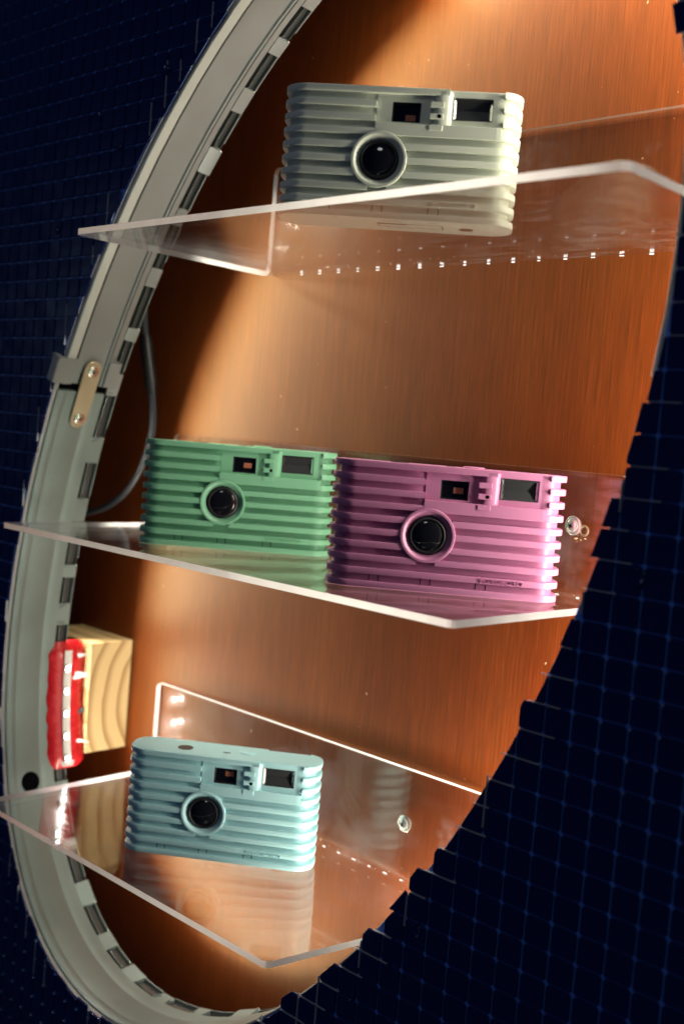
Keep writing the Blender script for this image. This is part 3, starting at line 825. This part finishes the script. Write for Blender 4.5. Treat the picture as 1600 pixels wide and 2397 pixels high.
    # viewfinder
    vx0, vx1 = -4.3, 9.2
    vf = MB(); vf.box(vx0-0.3, vx1+0.3, CY+1.9, CY+2.6, vz0-0.3, vz1+0.3)
    vfo = vf.build('viewfinder', M_blackgloss, e)
    mb = MB(); e_ = 0.02
    f = [(vx0+e_, CY-0.3, vz0+e_), (vx1-e_, CY-0.3, vz0+e_), (vx1-e_, CY-0.3, vz1-e_), (vx0+e_, CY-0.3, vz1-e_)]
    g = [(vx0+0.7, CY+1.85, vz0+0.7), (vx1-0.7, CY+1.85, vz0+0.7), (vx1-0.7, CY+1.85, vz1-0.7), (vx0+0.7, CY+1.85, vz1-0.7)]
    mb.add(f+g, [(0, 1, 5, 4), (1, 2, 6, 5), (2, 3, 7, 6), (3, 0, 4, 7)]); mb.build('viewfinder_tunnel', M_blackmatte, vfo)
    mb = MB(); zz = vz0+ (1.1 if loc[2] > 50 else 4.2 if loc[2] < -150 else 3.0)
    mb.box(2.0, 6.8, CY+1.75, CY+1.95, zz, zz+2.9); mb.build('eyepiece', M_amber, vfo)
    # flash
    fx0, fx1 = 24.4, xs[4]
    mb = MB(); mb.box(fx0-0.3, fx1+0.3, CY+2.0, CY+2.6, fz0-0.3, fz1+0.3); fl = mb.build('flash', M_blackmatte, e)
    mb = MB()
    f = [(fx0+0.3, CY-0.45, fz0+0.3), (fx1-0.3, CY-0.45, fz0+0.3), (fx1-0.3, CY-0.45, fz1-0.3), (fx0+0.3, CY-0.45, fz1-0.3)]
    g = [(fx0+1.4, CY+0.6, fz0+1.0), (fx1-1.4, CY+0.6, fz0+1.0), (fx1-1.4, CY+0.6, fz1-1.0), (fx0+1.4, CY+0.6, fz1-1.0)]
    f0 = [(p[0]+(-0.28 if q in (0, 3) else 0.28), CY-0.5, p[2]+(-0.28 if q < 2 else 0.28)) for q, p in enumerate(f)]
    mb.add(f0+f, [(0, 1, 5, 4), (1, 2, 6, 5), (2, 3, 7, 6), (3, 0, 4, 7)]); mb.build('flash_frame', M_blackmatte, fl)
    mb = MB(); mb.add(f+g, [(1, 2, 6, 5), (3, 0, 4, 7)]); mb.build('flash_reflector', M_silver, fl)
    mb = MB(); mb.add(f+g, [(0, 1, 5, 4), (2, 3, 7, 6)])
    zm = (fz0+fz1)/2; x0, x1 = fx0+1.4, fx1-1.4
    mb.add([(x0, CY+0.6, fz0+1.0), (x1, CY+0.6, fz0+1.0), (x1, CY+1.9, zm), (x0, CY+1.9, zm), (x1, CY+0.6, fz1-1.0), (x0, CY+0.6, fz1-1.0)], [(0, 1, 2, 3), (3, 2, 4, 5)])
    mb.build('flash_window', M_flash, fl)
    # raised bump between the windows with its three bars and sensor hole
    mb = MB()
    pts = [(14.8, CY+0.5), (15.6, CY-0.8), (17.2, FY+0.2), (18.2, FY), (21.6, FY), (22.6, FY+0.5), (24.2, CY), (24.2, CY+0.5)]
    zb0, zb1 = CH-17.6, CH-1.2
    mb.stack([[(a, b+(0.8 if b < CY-0.1 else 0), zb0) for a, b in pts], [(a, b, zb0+0.9) for a, b in pts], [(a, b, zb1) for a, b in pts]])
    bump = mb.build('sensor_bump', body, e, smooth=True)
    for k in (1, 2, 3):
        z = CH-RIB-k*PIT*0.83; mb = MB(); mb.box(13.6, 20.2, FY-0.35, CY+0.3, z-0.3, z+2.3, 0.4); mb.build('bump_bar', body, bump)
    mb = MB(); mb.lathe([(0.95, FY-0.2), (0.95, FY-0.42)], 16, 'y', cap1=True, c=(18.2, 0, CH-RIB-2*PIT*0.83+1.0)); mb.build('sensor_hole', M_dark, bump)
    # ticks in the lowest groove
    for u in (0.19, 0.23, 0.41, 0.452, 0.645, 0.688):
        mb = MB(); x = (u-0.5)*CW; mb.box(x-0.22, x+0.22, CY-0.12, CY+0.3, RIB+0.1, PIT-0.1); mb.build('groove_tick', M_blackmatte, e)
    # raised lettering
    o = bpy.data.objects.new('lettering', TXT if len(TXT.materials) == 0 else TXT.copy()); COL.objects.link(o)
    o.data = o.data.copy(); o.data.materials.clear(); o.data.materials.append(body)
    o.parent = e; o.location = Vector((18.4, FY-0.12, PIT+0.38))*S
    return e

P_white = srgb(226, 232, 214); P_green = srgb(126, 186, 150); P_pink = srgb(192, 122, 162); P_blue = srgb(170, 214, 220)
make_camera((-368.2, 408.5, ZT+0.1), R_(37.0), P_white, 'ribbed white film camera alone on the uppermost shelf')
make_camera((-504.0, 441.0, ZM+0.1), R_(46.8), P_green, 'ribbed green film camera behind and left of the pink one')
make_camera((-340.8, 434.6, ZM+0.1), R_(41.0), P_pink, 'ribbed pink film camera overlapping the green one on the middle shelf')
make_camera((-486.0, 431.8, ZB+0.1), R_(37.0), P_blue, 'ribbed pale blue film camera alone on the lowest shelf')
